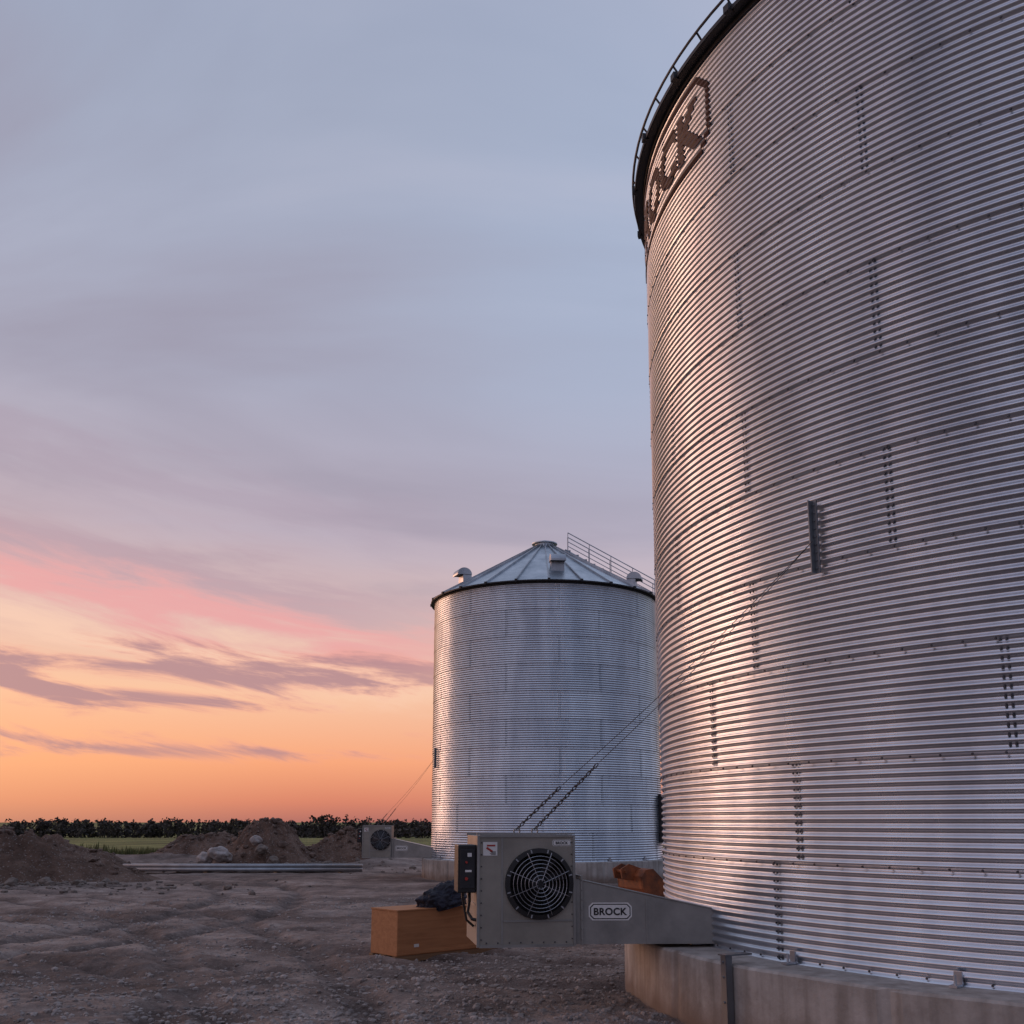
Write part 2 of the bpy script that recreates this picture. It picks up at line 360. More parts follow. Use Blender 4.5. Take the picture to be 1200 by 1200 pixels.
sx = np.concatenate([rng.normal(-13.5, 2.6, n//2), rng.normal(-9.0, 2.4, n-n//2)]); sy = np.concatenate([rng.normal(29, 1.2, n//2), rng.normal(38.6, 1.3, n-n//2)])
stones("rubble", sx, sy, 0.04+0.12*rng.random(n)**3, M_rock)
PT = np.concatenate(PTOP); zmap = PT[:, 2].copy()
stones("soil_clods", PT[:, 0], PT[:, 1], 0.04+0.15*rng.random(len(PT))**3, M_clod, zf=lambda a_, b_: zmap)

# ---------------------------------------------------------------- grain bins
AMP = 0.0125
def build_bin(center, R, nrings, waves, sub, nseg, nsheet, offs, Rc, ch, face, vents, stair_ang, far=False):
    root = empty("grain_bin", (center[0], center[1], 0))
    H = nrings*RING; p = RING/waves
    nrow = nrings*waves*sub
    zi = np.arange(nrow+1)/ (waves*sub) * RING
    th = np.arange(nseg)*2*pi/nseg
    ringi = np.minimum((np.arange(nrow+1)/(waves*sub)).astype(int), nrings-1)
    frac = (zi/RING) - ringi
    off = np.array([offs[k] if k < len(offs) else offs[len(offs)-2+(k-len(offs)) % 2] for k in range(nrings)])
    sheet = 360.0/nsheet
    sf = ((np.degrees(th)[None, :]-off[ringi][:, None])/sheet) % 1.0
    r = R + AMP*np.cos(2*pi*zi/p)[:, None] + 0.007*(1-frac)[:, None] + 0.003*sf
    r = r + 0.004*np.sin(th*nsheet*1.0+1.3)[None, :]*np.sin(zi*2*pi/(RING*2))[:, None]
    Vx = r*np.cos(th)[None]; Vy = r*np.sin(th)[None]; Vz = np.repeat((ZB+zi)[:, None], nseg, 1)
    V = np.stack([Vx, Vy, Vz], -1).reshape(-1, 3)
    i = np.arange(nrow)[:, None]; j = np.arange(nseg)[None, :]; j2 = (j+1) % nseg
    F = np.stack([(i*nseg+j), (i*nseg+j2), ((i+1)*nseg+j2), ((i+1)*nseg+j)], -1).reshape(-1, 4)
    wall = mk("corrugated_wall", V, F, M_wall, root, True)
    rn = rng.uniform(-.07, .07, (nrings, nsheet))
    ri = ringi[:-1][:, None]; si = (((np.degrees(th)[None, :]-off[ri])/sheet) % nsheet).astype(int) % nsheet
    tone = rn[np.repeat(ri, nseg, 1), si]
    a = wall.data.attributes.new("tone", 'FLOAT', 'FACE'); a.data.foreach_set("value", tone.ravel().astype(np.float32))
    B = Acc(); br = 0.011 if not far else 0.008
    for k in range(nrings+1):
        z = ZB + k*RING - 0.02*(k > 0)+0.03*(k == 0)
        nb = int(2*pi*R/0.235)
        for q in range(nb):
            t = 2*pi*q/nb
            B.bolt(((R+.014)*math.cos(t), (R+.014)*math.sin(t), z), (math.cos(t), math.sin(t), 0), br)
    for k in range(nrings):
        for s in range(nsheet):
            t0 = rad(off[k]+s*sheet)
            for di, dt in enumerate((-0.022, 0.022)):
                t = t0 + dt/R - 0.03/R
                for q in range(waves):
                    z = ZB + k*RING + (q+.5)*p
                    B.bolt(((R+.004)*math.cos(t), (R+.004)*math.sin(t), z), (math.cos(t), math.sin(t), 0), br*1.0, .012)
    B.obj("bolts", M_bolt, root)
    A = Acc()
    for q in range(int(2*pi*R/1.43)):
        t = 2*pi*q/int(2*pi*R/1.43) + rad(5)
        c, s = math.cos(t), math.sin(t)
        A.obox(((R+.03)*c, (R+.03)*s, ZB+.055), (.008*c, .008*s, 0), (-.03*s, .03*c, 0), (0, 0, .05))
        A.obox(((R+.08)*c, (R+.08)*s, ZB+.012), (.055*c, .055*s, 0), (-.03*s, .03*c, 0), (0, 0, .008))
        A.tube([((R+.09)*c, (R+.09)*s, ZB), ((R+.09)*c, (R+.09)*s, ZB+.09)], .010, 6)
    A.obj("anchor_brackets", M_steel, root)
    ns = 360; prof = [(Rc+.01, -0.25), (Rc, 0.0), (Rc, .12), (Rc-.002, .3), (Rc, .45), (Rc-.0, ch-.02), (Rc-.02, ch), (R-.25, ch+.002)]
    cv = []
    for (pr, pz) in prof:
        for j in range(ns):
            t = 2*pi*j/ns; rr = pr + 0.012*(mnoise.noise(Vector((math.cos(t)*R*.9, math.sin(t)*R*.9, pz*2+R))))
            if j % 24 == 5 and pz < ch: rr -= 0.018
            cv.append((rr*math.cos(t), rr*math.sin(t), pz + (0.010*mnoise.noise(Vector((math.cos(t)*R*1.5, math.sin(t)*R*1.5, 3))) if pz >= ch-.03 else 0)))
    cf = [(i*ns+j, i*ns+(j+1) % ns, (i+1)*ns+(j+1) % ns, (i+1)*ns+j) for i in range(len(prof)-1) for j in range(ns)]
    mk("concrete_foundation", cv, cf, M_conc, root, False)
    ze = ZB+H; Ro = R+0.13; rise = math.tan(rad(30)); nr = nsheet*3
    zr = ze + 0.10 - 0.13*rise
    ap = zr + (Ro-0.30)*rise
    RV = []; RF = []
    for q in range(nr):
        t0 = 2*pi*q/nr; t1 = 2*pi*(q+1)/nr
        for t in (t0, t1):
            RV.append((Ro*math.cos(t), Ro*math.sin(t), zr)); RV.append((.30*math.cos(t), .30*math.sin(t), ap))
        o = q*4; RF.append((o, o+2, o+3, o+1))
    mk("roof_panels", RV, RF, M_roof, root)
    Rb = Acc()
    for q in range(nr):
        t = 2*pi*q/nr; c, s = math.cos(t), math.sin(t)
        d = Vector((c*(0.30-Ro), s*(0.30-Ro), ap-zr)); L = d.length; d.normalize(); mid = Vector(((Ro+.3)/2*c, (Ro+.3)/2*s, (zr+ap)/2))
        sd = Vector((-s, c, 0)); up = d.cross(sd) * (-1)
        if up.z < 0: up = -up
        Rb.obox(mid+up*.025, d*(L/2), sd*.018, up*.03)
    Rb.obj("roof_ribs", M_steel, root)
    E = Acc()
    m = 180; pf = [(R+.03, ze-.05), (R+.035, ze+.01), (Ro-.01, zr-.012), (Ro+.012, zr-.03), (Ro+.016, zr+.012)]
    ev = [(q[0]*math.cos(2*pi*j/m), q[0]*math.sin(2*pi*j/m), q[1]) for q in pf for j in range(m)]
    ef = [(i*m+j, i*m+(j+1) % m, (i+1)*m+(j+1) % m, (i+1)*m+j) for i in range(len(pf)-1) for j in range(m)]
    E.add(ev, ef)
    for q in range(nr):
        t = 2*pi*q/nr; c, s = math.cos(t), math.sin(t)
        E.obox(((Ro+.01)*c, (Ro+.01)*s, zr+.01), (.035*c, .035*s, 0), (-.04*s, .04*c, 0), (0, 0, .04))
    E.obj("eave_trim", M_dark, root)
    C = Acc(); m = 40
    pf = [(.34, ap-.03), (.34, ap+.09), (.44, ap+.09), (.44, ap+.12), (.05, ap+.24), (.0001, ap+.24)]
    C.add([(q[0]*math.cos(2*pi*j/m), q[0]*math.sin(2*pi*j/m), q[1]) for q in pf for j in range(m)],
          [(i*m+j, i*m+(j+1) % m, (i+1)*m+(j+1) % m, (i+1)*m+j) for i in range(len(pf)-1) for j in range(m)])
    C.obj("roof_cap", M_roof, root)
    for (va, vr) in vents:
        c, s = math.cos(rad(va)), math.sin(rad(va)); zz = zr + (Ro-vr)*rise
        o3 = Vector((c*vr, s*vr, zz)); ou = Vector((c, s, 0)); sd = Vector((-s, c, 0)); up = Vector((0, 0, 1))
        Gv = Acc(); w = .21
        Gv.obox(o3+up*.12-ou*.06, ou*.15, sd*w, up*.2)
        hv = []; hf = []; nn = 12
        for side in (-1, 1):
            for q in range(nn+1):
                a2 = pi*1.05*q/nn
                hv.append(o3+up*.26 - ou*(.25*math.cos(a2)) + ou*.04 + up*(.22*math.sin(a2)) + sd*side*(w+.03))
        for q in range(nn): hf.append((q, q+1, nn+1+q+1, nn+1+q))
        hv.append(o3+up*.26+sd*-(w+.03)+ou*.04); hv.append(o3+up*.26+sd*(w+.03)+ou*.04)
        for q in range(nn): hf.append((2*nn+2, q+1, q)); hf.append((2*nn+3, nn+1+q, nn+2+q))
        Gv.add(hv, hf)
        Gv.obj("roof_vent", M_steel, root)
        Gm = Acc()
        Gm.obox(o3+up*.245+ou*.06, ou*.20, sd*(w-.005), up*.012)
        Gm.obj("vent_mouth", M_dark, root)
    St = Acc(); c, s = math.cos(rad(stair_ang)), math.sin(rad(stair_ang)); ou = Vector((c, s, 0)); sd = Vector((-s, c, 0))
    def rp(rr, h): return ou*rr + Vector((0, 0, zr+(Ro-rr)*rise+h))
    for w in (-.28, .28):
        St.tube([rp(.8, .72)+sd*w, rp(Ro-.05, .72)+sd*w], .017, 6)
        St.tube([rp(.8, .40)+sd*w, rp(Ro-.05, .40)+sd*w], .014, 6)
        St.tube([rp(.7, .06)+sd*w, rp(Ro, .06)+sd*w], .03, 4)
        k = 0.8
        while k < Ro:
            St.tube([rp(k, .04)+sd*w, rp(k, .72)+sd*w], .014, 6); k += .73
    k = .8
    while k < Ro:
        St.obox(rp(k, .09), ou*.09, sd*.28, Vector((0, 0, .012))); k += .28
    St.obj("roof_stair", M_steel, root)
    G = Acc()
    if not far:
        rg = Ro+.03
        G.tube([(rg*math.cos(2*pi*j/160), rg*math.sin(2*pi*j/160), zr+.15) for j in range(160)], .016, 6, True)
        for q in range(66):
            t = 2*pi*q/66; c, s = math.cos(t), math.sin(t)
            G.tube([((Ro-.06)*c, (Ro-.06)*s, zr+.03), (rg*c, rg*s, zr+.15)], .012, 5)
        G.obj("eave_guard_rail", M_dark, root)
    return root, ze, zr

big, zeB, zrB = build_bin(BIG, RBIG, 11, 12, 8, 300, 11, [206.8, 210.0, 197.2, 205.3, 221.7], 5.85, ZB, 0, [(140, 3.2), (20, 3.2), (260, 3.2)], 60)
farb, zeF, zrF = build_bin(FAR, RFAR, 10, 12, 5, 192, 8, [200, 222, 205, 230], 4.05, ZB, 0, [(204, 3.0), (276, 2.9), (-14, 3.05)], -2, True)

def wrapdecal(bm, ang0, zc, R, root, name, mat, lift):
    xs_ = [v.co.x for v in bm.verts]; ys_ = [v.co.y for v in bm.verts]
    x = min(xs_)
    while x < max(xs_):
        bmesh.ops.bisect_plane(bm, geom=bm.verts[:]+bm.edges[:]+bm.faces[:], plane_co=(x, 0, 0), plane_no=(1, 0, 0)); x += .11
    st = RING/12/4; y = min(ys_)
    while y < max(ys_):
        bmesh.ops.bisect_plane(bm, geom=bm.verts[:]+bm.edges[:]+bm.faces[:], plane_co=(0, y, 0), plane_no=(0, 1, 0)); y += st
    p = RING/12
    for v in bm.verts:
        t = rad(ang0) + v.co.x/R; z = zc+v.co.y; zi = z-ZB
        fr = (zi/RING) % 1.0
        r = R + AMP*math.cos(2*pi*zi/p) + 0.007*(1-fr) + lift
        v.co = Vector((r*math.cos(t), r*math.sin(t), z))
    me = bpy.data.meshes.new(name); bm.to_mesh(me); bm.free(); me.materials.append(mat)
    o = bpy.data.objects.new(name, me); COL.objects.link(o); o.parent = root
LZ = zeB - 0.62
bm = text2d("BROCK", 0.62, .045)
wrapdecal(bm, 185.0, LZ, RBIG, big, "logo_text", M_logo, .013)
bm = bmesh.new(); o_, i_ = octoframe(1.54, .49, .22, .06)
ov = [bm.verts.new((x, y, 0)) for x, y in o_]; iv = [bm.verts.new((x, y, 0)) for x, y in i_]
for k in range(8): bm.faces.new((ov[k], ov[(k+1) % 8], iv[(k+1) % 8], iv[k]))
wrapdecal(bm, 185.0, LZ, RBIG, big, "logo_border", M_logo, .013)

def bracket(root, R, ang, z):
    A = Acc(); c, s = math.cos(rad(ang)), math.sin(rad(ang))
    A.obox(((R+.035)*c, (R+.035)*s, z), (.008*c, .008*s, 0), (-.024*s, .024*c, 0), (0, 0, .32))
    A.obox(((R+.065)*c+.02*s, (R+.065)*s-.02*c, z), (.032*c, .032*s, 0), (-.005*s, .005*c, 0), (0, 0, .32))
    for q in range(9): A.bolt(((R+.045)*c, (R+.045)*s, z-.28+q*.07), (c, s, 0), .010)
    A.obj("cable_bracket", M_dsteel, root)
bracket(big, RBIG, 214.0, 4.16)
bracket(farb, RFAR, 200.0, 3.75)
D = Acc(); t = rad(345); c, s = math.cos(t), math.sin(t)
D.obox(((RFAR+.08)*c, (RFAR+.08)*s, 1.85), (.08*c, .08*s, 0), (-.36*s, .36*c, 0), (0, 0, .75))
D.obox(((RFAR+.19)*c, (RFAR+.19)*s, 1.85), (.025*c, .025*s, 0), (-.30*s, .30*c, 0), (0, 0, .68))
D.obox(((RFAR+.22)*c, (RFAR+.22)*s, 1.85), (.012*c, .012*s, 0), (-.02*s, .02*c, 0), (0, 0, .16))
D.obj("access_door", M_dark, farb)

# ---------------------------------------------------------------- fans
def build_fan(loc, ang, attach):
    root = empty("grain_bin_fan", loc, ang)
    x0, x1, ys_, hz = 1.285, 2.20, .45, 1.0
    cx, cz, cr = 1.62, .56, .305
    A = Acc()
    A.add([(x0,-ys_,0),(x1,-ys_,0),(x1,ys_,0),(x0,ys_,0),(x0,-ys_,hz),(x1,-ys_,hz),(x1,ys_,hz),(x0,ys_,hz)],
          [(0,3,2,1),(4,5,6,7),(0,1,5,4),(1,2,6,5),(3,0,4,7)])
    angs = sorted([2*pi*k/72 for k in range(72)] + [math.atan2(zz-cz, xx-cx) % (2*pi) for xx in (x0, x1) for zz in (0, hz)])
    outer = []; inner = []; deep = []
    for a_ in angs:
        c, s = math.cos(a_), math.sin(a_)
        k = min([(x1-cx)/c if c > 1e-6 else 9, (x0-cx)/c if c < -1e-6 else 9, (hz-cz)/s if s > 1e-6 else 9, (0-cz)/s if s < -1e-6 else 9])
        outer.append((cx+k*c, ys_, cz+k*s)); inner.append((cx+cr*c, ys_, cz+cr*s)); deep.append((cx+cr*c, ys_-.28, cz+cr*s))
    m = len(angs)
    A.add(outer+inner, [(k, m+k, m+(k+1) % m, (k+1) % m) for k in range(m)])
    A.obj("housing", M_tan, root)
    T = Acc(); T.add(inner+deep, [(k, m+k, m+(k+1) % m, (k+1) % m) for k in range(m)] + [tuple(range(m, 2*m))]); T.obj("inlet_tunnel", M_black, root)
    S = Acc(); e = .012
    for xx in (x0, x1):
        S.box((xx-.012, ys_-.01, -.006), (xx+.012, ys_+e, hz+.006))
    for zz in (0, hz): S.box((x0+.014, ys_-.01, zz-.012), (x1-.014, ys_+e, zz+.012))
    sx_ = 1.965
    S.box((sx_, ys_-.001, .016), (sx_+.018, ys_+.006, hz-.016))
    S.box((x0+.016, ys_-.001, .215), (sx_-.004, ys_+.007, .232))
    S.box((x0-.01, -ys_, hz+.001), (x1+.01, -ys_+.03, hz+.02)); S.box((x0-.01, ys_-.05, hz+.013), (x1+.01, ys_-.02, hz+.025))
    for zz in (.35, .7):
        S.box((x1, -ys_, zz), (x1+.01, ys_, zz+.02))
    for xx in (1.58, 1.76):
        S.tube([(xx+.03*math.cos(k), .0, hz+.04+.03*math.sin(k)) for k in np.linspace(0, 2*pi, 13)[:-1]], .008, 6, True)
    S.obj("housing_seams", M_duct, root)
    Bt = Acc()
    for zz in np.linspace(.06, .94, 9):
        Bt.bolt((x0+.022, ys_+.001, zz), (0, 1, 0), .007); Bt.bolt((x1-.03, ys_+.001, zz), (0, 1, 0), .008)
    for xx in np.linspace(x0+.08, x1-.08, 8):
        Bt.bolt((xx, ys_+.001, .03), (0, 1, 0), .008)
    Bt.obj("housing_screws", M_bolt, root)
    G = Acc(); q = 72
    rr = [(cr-.022, ys_+.002), (cr-.022, ys_+.035), (cr+.020, ys_+.03), (cr+.022, ys_+.003)]
    G.add([(cx+r_*math.cos(2*pi*k/q), y_, cz+r_*math.sin(2*pi*k/q)) for r_, y_ in rr for k in range(q)],
          [(i*q+(k+1) % q, i*q+k, (i+1)*q+k, (i+1)*q+(k+1) % q) for i in range(3) for k in range(q)])
    G.obj("inlet_ring", M_black, root)
    W = Acc()
    dome = lambda r_: ys_+.04+.06*(1-(r_/cr)**2)
    for r_ in np.linspace(.045, cr-.05, 7):
        W.tube([(cx+r_*math.cos(2*pi*k/48), dome(r_), cz+r_*math.sin(2*pi*k/48)) for k in range(48)], .0030, 5, True)
    for k in range(8):
        a_ = pi/8+k*pi/4
        W.tube([(cx+r_*math.cos(a_), dome(r_)-.008, cz+r_*math.sin(a_)) for r_ in np.linspace(.03, cr, 6)], .0036, 5)
    W.obj("inlet_grille", M_steel, root)
    K = Acc()
    for k in range(12):
        a_ = pi/12+k*pi/6; c, s = math.cos(a_), math.sin(a_)
        K.obox((cx+(cr+.0)*c, ys_+.036, cz+(cr+.0)*s), (.016*c, 0, .016*s), (-.006*s, 0, .006*c), (0, .004, 0))
    K.obj("grille_clips", M_steel, root)
    Bl = Acc()
    for k in range(9):
        a_ = k*2*pi/9; c, s = math.cos(a_), math.sin(a_)
        u = Vector((c, 0, s)); w = Vector((-s, .7, c)).normalized()
        ct = Vector((cx, ys_-.13, cz))
        Bl.add([ct+u*.07-w*.03, ct+u*.28-w*.06, ct+u*.28+w*.07, ct+u*.07+w*.03], [(0, 1, 2, 3)])
    hub = [(0.075, -.16), (.075, -.05), (.05, -.03), (.0005, -.03)]
    Bl.add([(cx+r_*math.cos(2*pi*k/24), ys_+y_, cz+r_*math.sin(2*pi*k/24)) for r_, y_ in hub for k in range(24)],
           [(i*24+(k+1) % 24, i*24+k, (i+1)*24+k, (i+1)*24+(k+1) % 24) for i in range(3) for k in range(24)])
    Bl.obj("fan_blades", M_dark, root)
    Dk = Acc(); xa, xb = 1.271, -.12
    w1, w0, h1, h0 = .42, .60, .60, .30
    Dk.add([(xa,-w1,.004),(xa,w1,.004),(xa,w1,h1),(xa,-w1,h1),(xb,-w0,.004),(xb,w0,.004),(xb,w0,h0),(xb,-w0,h0)],
           [(0,1,5,4),(1,2,6,5),(2,3,7,6),(3,0,4,7)])
    Dk.obj("transition_duct", M_duct, root)
    Fl = Acc()
    Fl.box((1.20, -w1-.03, .0), (1.22, w1+.03, h1+.03))
    Fl.box((-0.09, -w0-.03, -.002), (-0.06, w0+.05, h0+.06))
    yd = lambda x: w1+(xa-x)/(xa-xb)*(w0-w1)
    Fl.obox((.60, yd(.60)+.004, .22), (.008, -.001, 0), (0, .004, 0), (0, 0, .20))
    Fl.tube([(1.19, yd(1.2), .585), (-.05, yd(-.05), .318)], .010, 6)
    for q in range(7): Fl.bolt((1.21-.0, w1+.03, .05+.09*q), (0, 1, 0), .008)
    Fl.obj("duct_flanges", M_duct, root)
    def label(xc, zc, w, h, txt, th, yf, tmat=M_ink):
        o_, i_ = octoframe(w, h, h*.45, h*.13)
        P = Acc(); P.add([(xc-u, yf(xc-u)+.003, zc+v) for u, v in o_], [tuple(range(8))]); P.obj("label_border", M_ink, root)
        P = Acc(); P.add([(xc-u, yf(xc-u)+.0015, zc+v) for u, v in octoframe(w*1.07, h*1.16, h*.5, .01)[0]], [tuple(range(8))])
        P.obj("label_back", M_white, root)
        P = Acc(); P.add([(xc-u, yf(xc-u)+.0055, zc+v) for u, v in i_], [tuple(range(8))]); P.obj("label_face", M_white, root)
        b2 = text2d(txt, th, .03)
        for v in b2.verts: u_, v_ = v.co.x, v.co.y; v.co = Vector((xc-u_, yf(xc-u_)+.009, zc+v_))
        me = bpy.data.meshes.new("label_text"); b2.to_mesh(me); b2.free(); me.materials.append(tmat)
        o = bpy.data.objects.new("label_text", me); COL.objects.link(o); o.parent = root
    label(.94, .30, .19, .07, "BROCK", .068, yd)
    label(1.40, .935, .085, .026, "BROCK", .026, lambda x: ys_)
    P = Acc(); P.box((2.02, ys_+.001, .82), (2.155, ys_+.004, .945)); P.obj("warning_sticker", M_white, root)
    P = Acc(); P.box((2.04, ys_+.0045, .905), (2.12, ys_+.0060, .920)); P.obox((2.095, ys_+.005, .875), (.028, 0, .018), (0, .001, 0), (-.005, 0, .008))
    P.obj("sticker_print", M_red, root)
    P = Acc()
    for k in range(4): P.box((2.035, ys_+.0045, .828+.009*k), (2.08+.012*(k % 2), ys_+.006, .832+.009*k))
    P.obj("sticker_text", M_ink, root)
    Cb = Acc(); Cb.box((x1+.012, .10, .48), (x1+.19, .42, .92)); o = Cb.obj("control_box", M_black, root); bevel(o, .012)
    Cb = Acc(); Cb.box((x1+.03, .4205, .52), (x1+.17, .432, .88)); o = Cb.obj("control_box_cover", M_dark, root); bevel(o, .004)
    Cb = Acc(); Cb.box((x1+.06, .4325, .81), (x1+.10, .4345, .845)); Cb.box((x1+.06, .4325, .67), (x1+.12, .4345, .69)); Cb.obj("control_box_label", M_white, root)
    Cb = Acc(); Cb.tube([(x1+.11, .4325, .61), (x1+.11, .455, .61)], .015, 12); Cb.tube([(x1+.11, .4325, .76), (x1+.11, .45, .76)], .011, 12); Cb.obj("control_box_switch", M_red, root)
    Cb = Acc()
    Cb.tube([(x1+.06, .25, .48), (x1+.06, .27, .40), (x1+.08, .30, .30), (x1+.045, .36, .24), (x1+.0, .38, .23)], .016, 8)
    Cb.tube([(x1+.12, .22, .48), (x1+.12, .22, .42), (x1+.08, .22, .22), (x1+.01, .22, .16)], .012, 8)
    Cb.obj("power_conduit", M_black, root)
    inv = (Matrix.Translation(Vector(loc)) @ Matrix.Rotation(ang, 4, 'Z')).inverted()
    at = inv @ Vector(attach)
    Cc = Acc()
    for xx, fr in ((1.58, .26), (1.76, .17)):
        st = Vector((xx, 0, hz+.06)); d = at-st; L = d.length; dn = d.normalized(); sd = dn.cross(Vector((0, 0, 1))).normalized(); up = sd.cross(dn)
        nl = int(L*fr/.055)
        for k in range(nl):
            c0 = st+dn*(.03+.055*k); b_ = sd if k % 2 == 0 else up
            Cc.tube([c0+dn*(.036*math.cos(t_))+b_*(.014*math.sin(t_)) for t_ in np.linspace(0, 2*pi, 11)[:-1]], .0055, 5, True)
        Cc.tube([st+dn*(.03+.055*nl)+ (d*(1-fr))*u_ + Vector((0,0,-.05*math.sin(pi*u_))) for u_ in np.linspace(0, 1, 12)], .0034, 5)
    Cc.obj("suspension_cable", M_bolt, root)
    return root
th = rad(189)
c, s = math.cos(th), math.sin(th)
bp_ = (BIG[0]+(RBIG)*c, BIG[1]+RBIG*s, ZB+.03)
ba = rad(214)
build_fan(bp_, th, (BIG[0]+(RBIG+.1)*math.cos(ba), BIG[1]+(RBIG+.1)*math.sin(ba), 4.1))
th2 = rad(181); ba2 = rad(200)
build_fan((FAR[0]+RFAR*math.cos(th2), FAR[1]+RFAR*math.sin(th2), ZB+.01), th2, (FAR[0]+(RFAR+.1)*math.cos(ba2), FAR[1]+(RFAR+.1)*math.sin(ba2), 3.7))

P = Acc(); px_, py_ = 1.76, 8.92; d = Vector((BIG[0]-px_, BIG[1]-py_, 0)).normalized(); sd = Vector((-d.y, d.x, 0))
P.obox((px_, py_, .27), d*.005, sd*.033, (0, 0, .40)); 
for k in (-1, 1): P.obox(Vector((px_, py_, .27))+sd*.033*k+d*.03, d*.03, sd*.004, (0, 0, .40))
P.obox(Vector((px_, py_, .675))+d*.12, d*.14, sd*.05, (0, 0, .006))
for zz in (.1, .3, .5, .62): P.bolt((px_-.006*d.x, py_-.006*d.y, zz), -d, .012)
P.obj("support_post", M_dsteel)

# ---------------------------------------------------------------- crate
cr0 = empty("wooden_crate", (-1.53, 14.2, gz(-1.2, 14.5)), math.atan2(.66, .75))
A = Acc(); A.box((0, 0, .10), (1.85, .62, .675)); o = A.obj("crate_body", M_wood, cr0); bevel(o, .006)
A = Acc()
A.box((-.008, -.008, .677), (1.858, .628, .695))
A.box((-.006, -.006, .115), (1.856, -.001, .15))
for xx in (.0, 1.80): A.box((xx, -.006, .152), (xx+.05, -.001, .675))
o = A.obj("crate_edges", M_wood, cr0)
A = Acc(); A.box((.28, -.004, .20), (.36, -.0012, .24)); A.obj("crate_label", M_white, cr0)
A = Acc()
for yy in (.0, .27, .54): A.box((-.02, yy, .02), (1.87, yy+.08, .098))
for xx in np.linspace(-.02, 1.75, 7): A.box((xx, -.03, -.015), (xx+.10, .65, .018))
A.obj("crate_skids", M_skid, cr0)
bm = bmesh.new(); bmesh.ops.create_icosphere(bm, subdivisions=6, radius=1)
for v in bm.verts:
    p = v.co.copy()
    f = 1 + .25*mnoise.noise(p*1.6) + .26*abs(mnoise.noise(p*3.0+Vector((4, 0, 0)))) + .12*abs(mnoise.noise(p*7))
    v.co = Vector((p.x*f*.33, p.y*f*.22, max(p.z*f, -.45)*.22 + (.04*math.sin(p.x*2.4))))
me = bpy.data.meshes.new("jacket"); bm.to_mesh(me); bm.free(); me.materials.append(M_cloth); me.polygons.foreach_set("use_smooth", [True]*len(me.polygons))
jk = bpy.data.objects.new("crumpled_jacket", me); COL.objects.link(jk); jk.location = (-0.95, 14.85, cr0.location.z+.695+.085); jk.rotation_euler = (0, 0, .5)

# ---------------------------------------------------------------- pipes
ch = empty("steel_pipe_stack", (-9.3, 36.0, gz(-9.3, 36)+.03), rad(-1.5))
A = Acc()
for k, (yy, zz, r_) in enumerate(((0, .08, .07), (.17, .08, .07), (.34, .08, .07), (.51, .08, .07), (.08, .20, .07), (.25, .20, .07))):
    A.tube([(-4.3+.23*(k % 3), yy, zz), (4.2-.3*(k % 4), yy, zz)], r_, 14)
o = A.obj("pipes", M_pipe, ch, True)
A = Acc()
for xx in (-3.6, -1.2, 1.2, 3.4): A.box((xx, -.15, -.06), (xx+.1, .6, .008))
A.obj("timber_bearers", M_skid, ch)

# ---------------------------------------------------------------- excavator bucket
eb = empty("excavator_bucket", (3.05, 23.6, gz(3.05, 23.6)+.02), rad(25))
outer_i = [(.55, .05), (.25, -.0), (-.1, .0), (-.33, .12), (-.47, .34), (-.50, .6), (-.40, .74), (-.2, .76)]
A = Acc(); w = .5; t_ = .025
m = len(outer_i)
inn = [(x*.93+.01, z*.93+.035) for x, z in outer_i]
for a_, b_ in ((-w, w),):
    vs = [(x, a_, z) for x, z in outer_i]+[(x, b_, z) for x, z in outer_i]+[(x, a_, z) for x, z in inn]+[(x, b_, z) for x, z in inn]
    fs = [(k, k+1, m+k+1, m+k) for k in range(m-1)]+[(2*m+k+1, 2*m+k, 3*m+k, 3*m+k+1) for k in range(m-1)]
    A.add(vs, fs)
for yy in (-w, w):
    pv = [(x, yy-t_, z) for x, z in outer_i]+[(x, yy+t_, z) for x, z in outer_i]
    A.add(pv, [tuple(range(m)), tuple(range(2*m-1, m-1, -1))]+[(k, (k+1) % m, m+(k+1) % m, m+k) for k in range(m)])
for yy in np.linspace(-w+.06, w-.06, 5):
    A.add([(.50, yy-.04, .03), (.50, yy+.04, .03), (.50, yy+.04, .09), (.50, yy-.04, .09), (.68, yy-.02, .05), (.68, yy+.02, .05)], [(0,1,5,4), (3,4,5,2), (0,4,3), (1,2,5), (0,3,2,1)])
for yy in (-.16, .16):
    A.add([(x, yy+dy, z) for dy in (-.02, .02) for x, z in ((-.48, .5), (-.78, .55), (-.82, .75), (-.6, .86), (-.3, .76))],
          [(0,1,2,3,4), (9,8,7,6,5)]+[(k, (k+1) % 5, 5+(k+1) % 5, 5+k) for k in range(5)])
A.tube([(-.70, -.22, .70), (-.70, .22, .70)], .04, 10)
A.obj("bucket_shell", M_orange, eb)

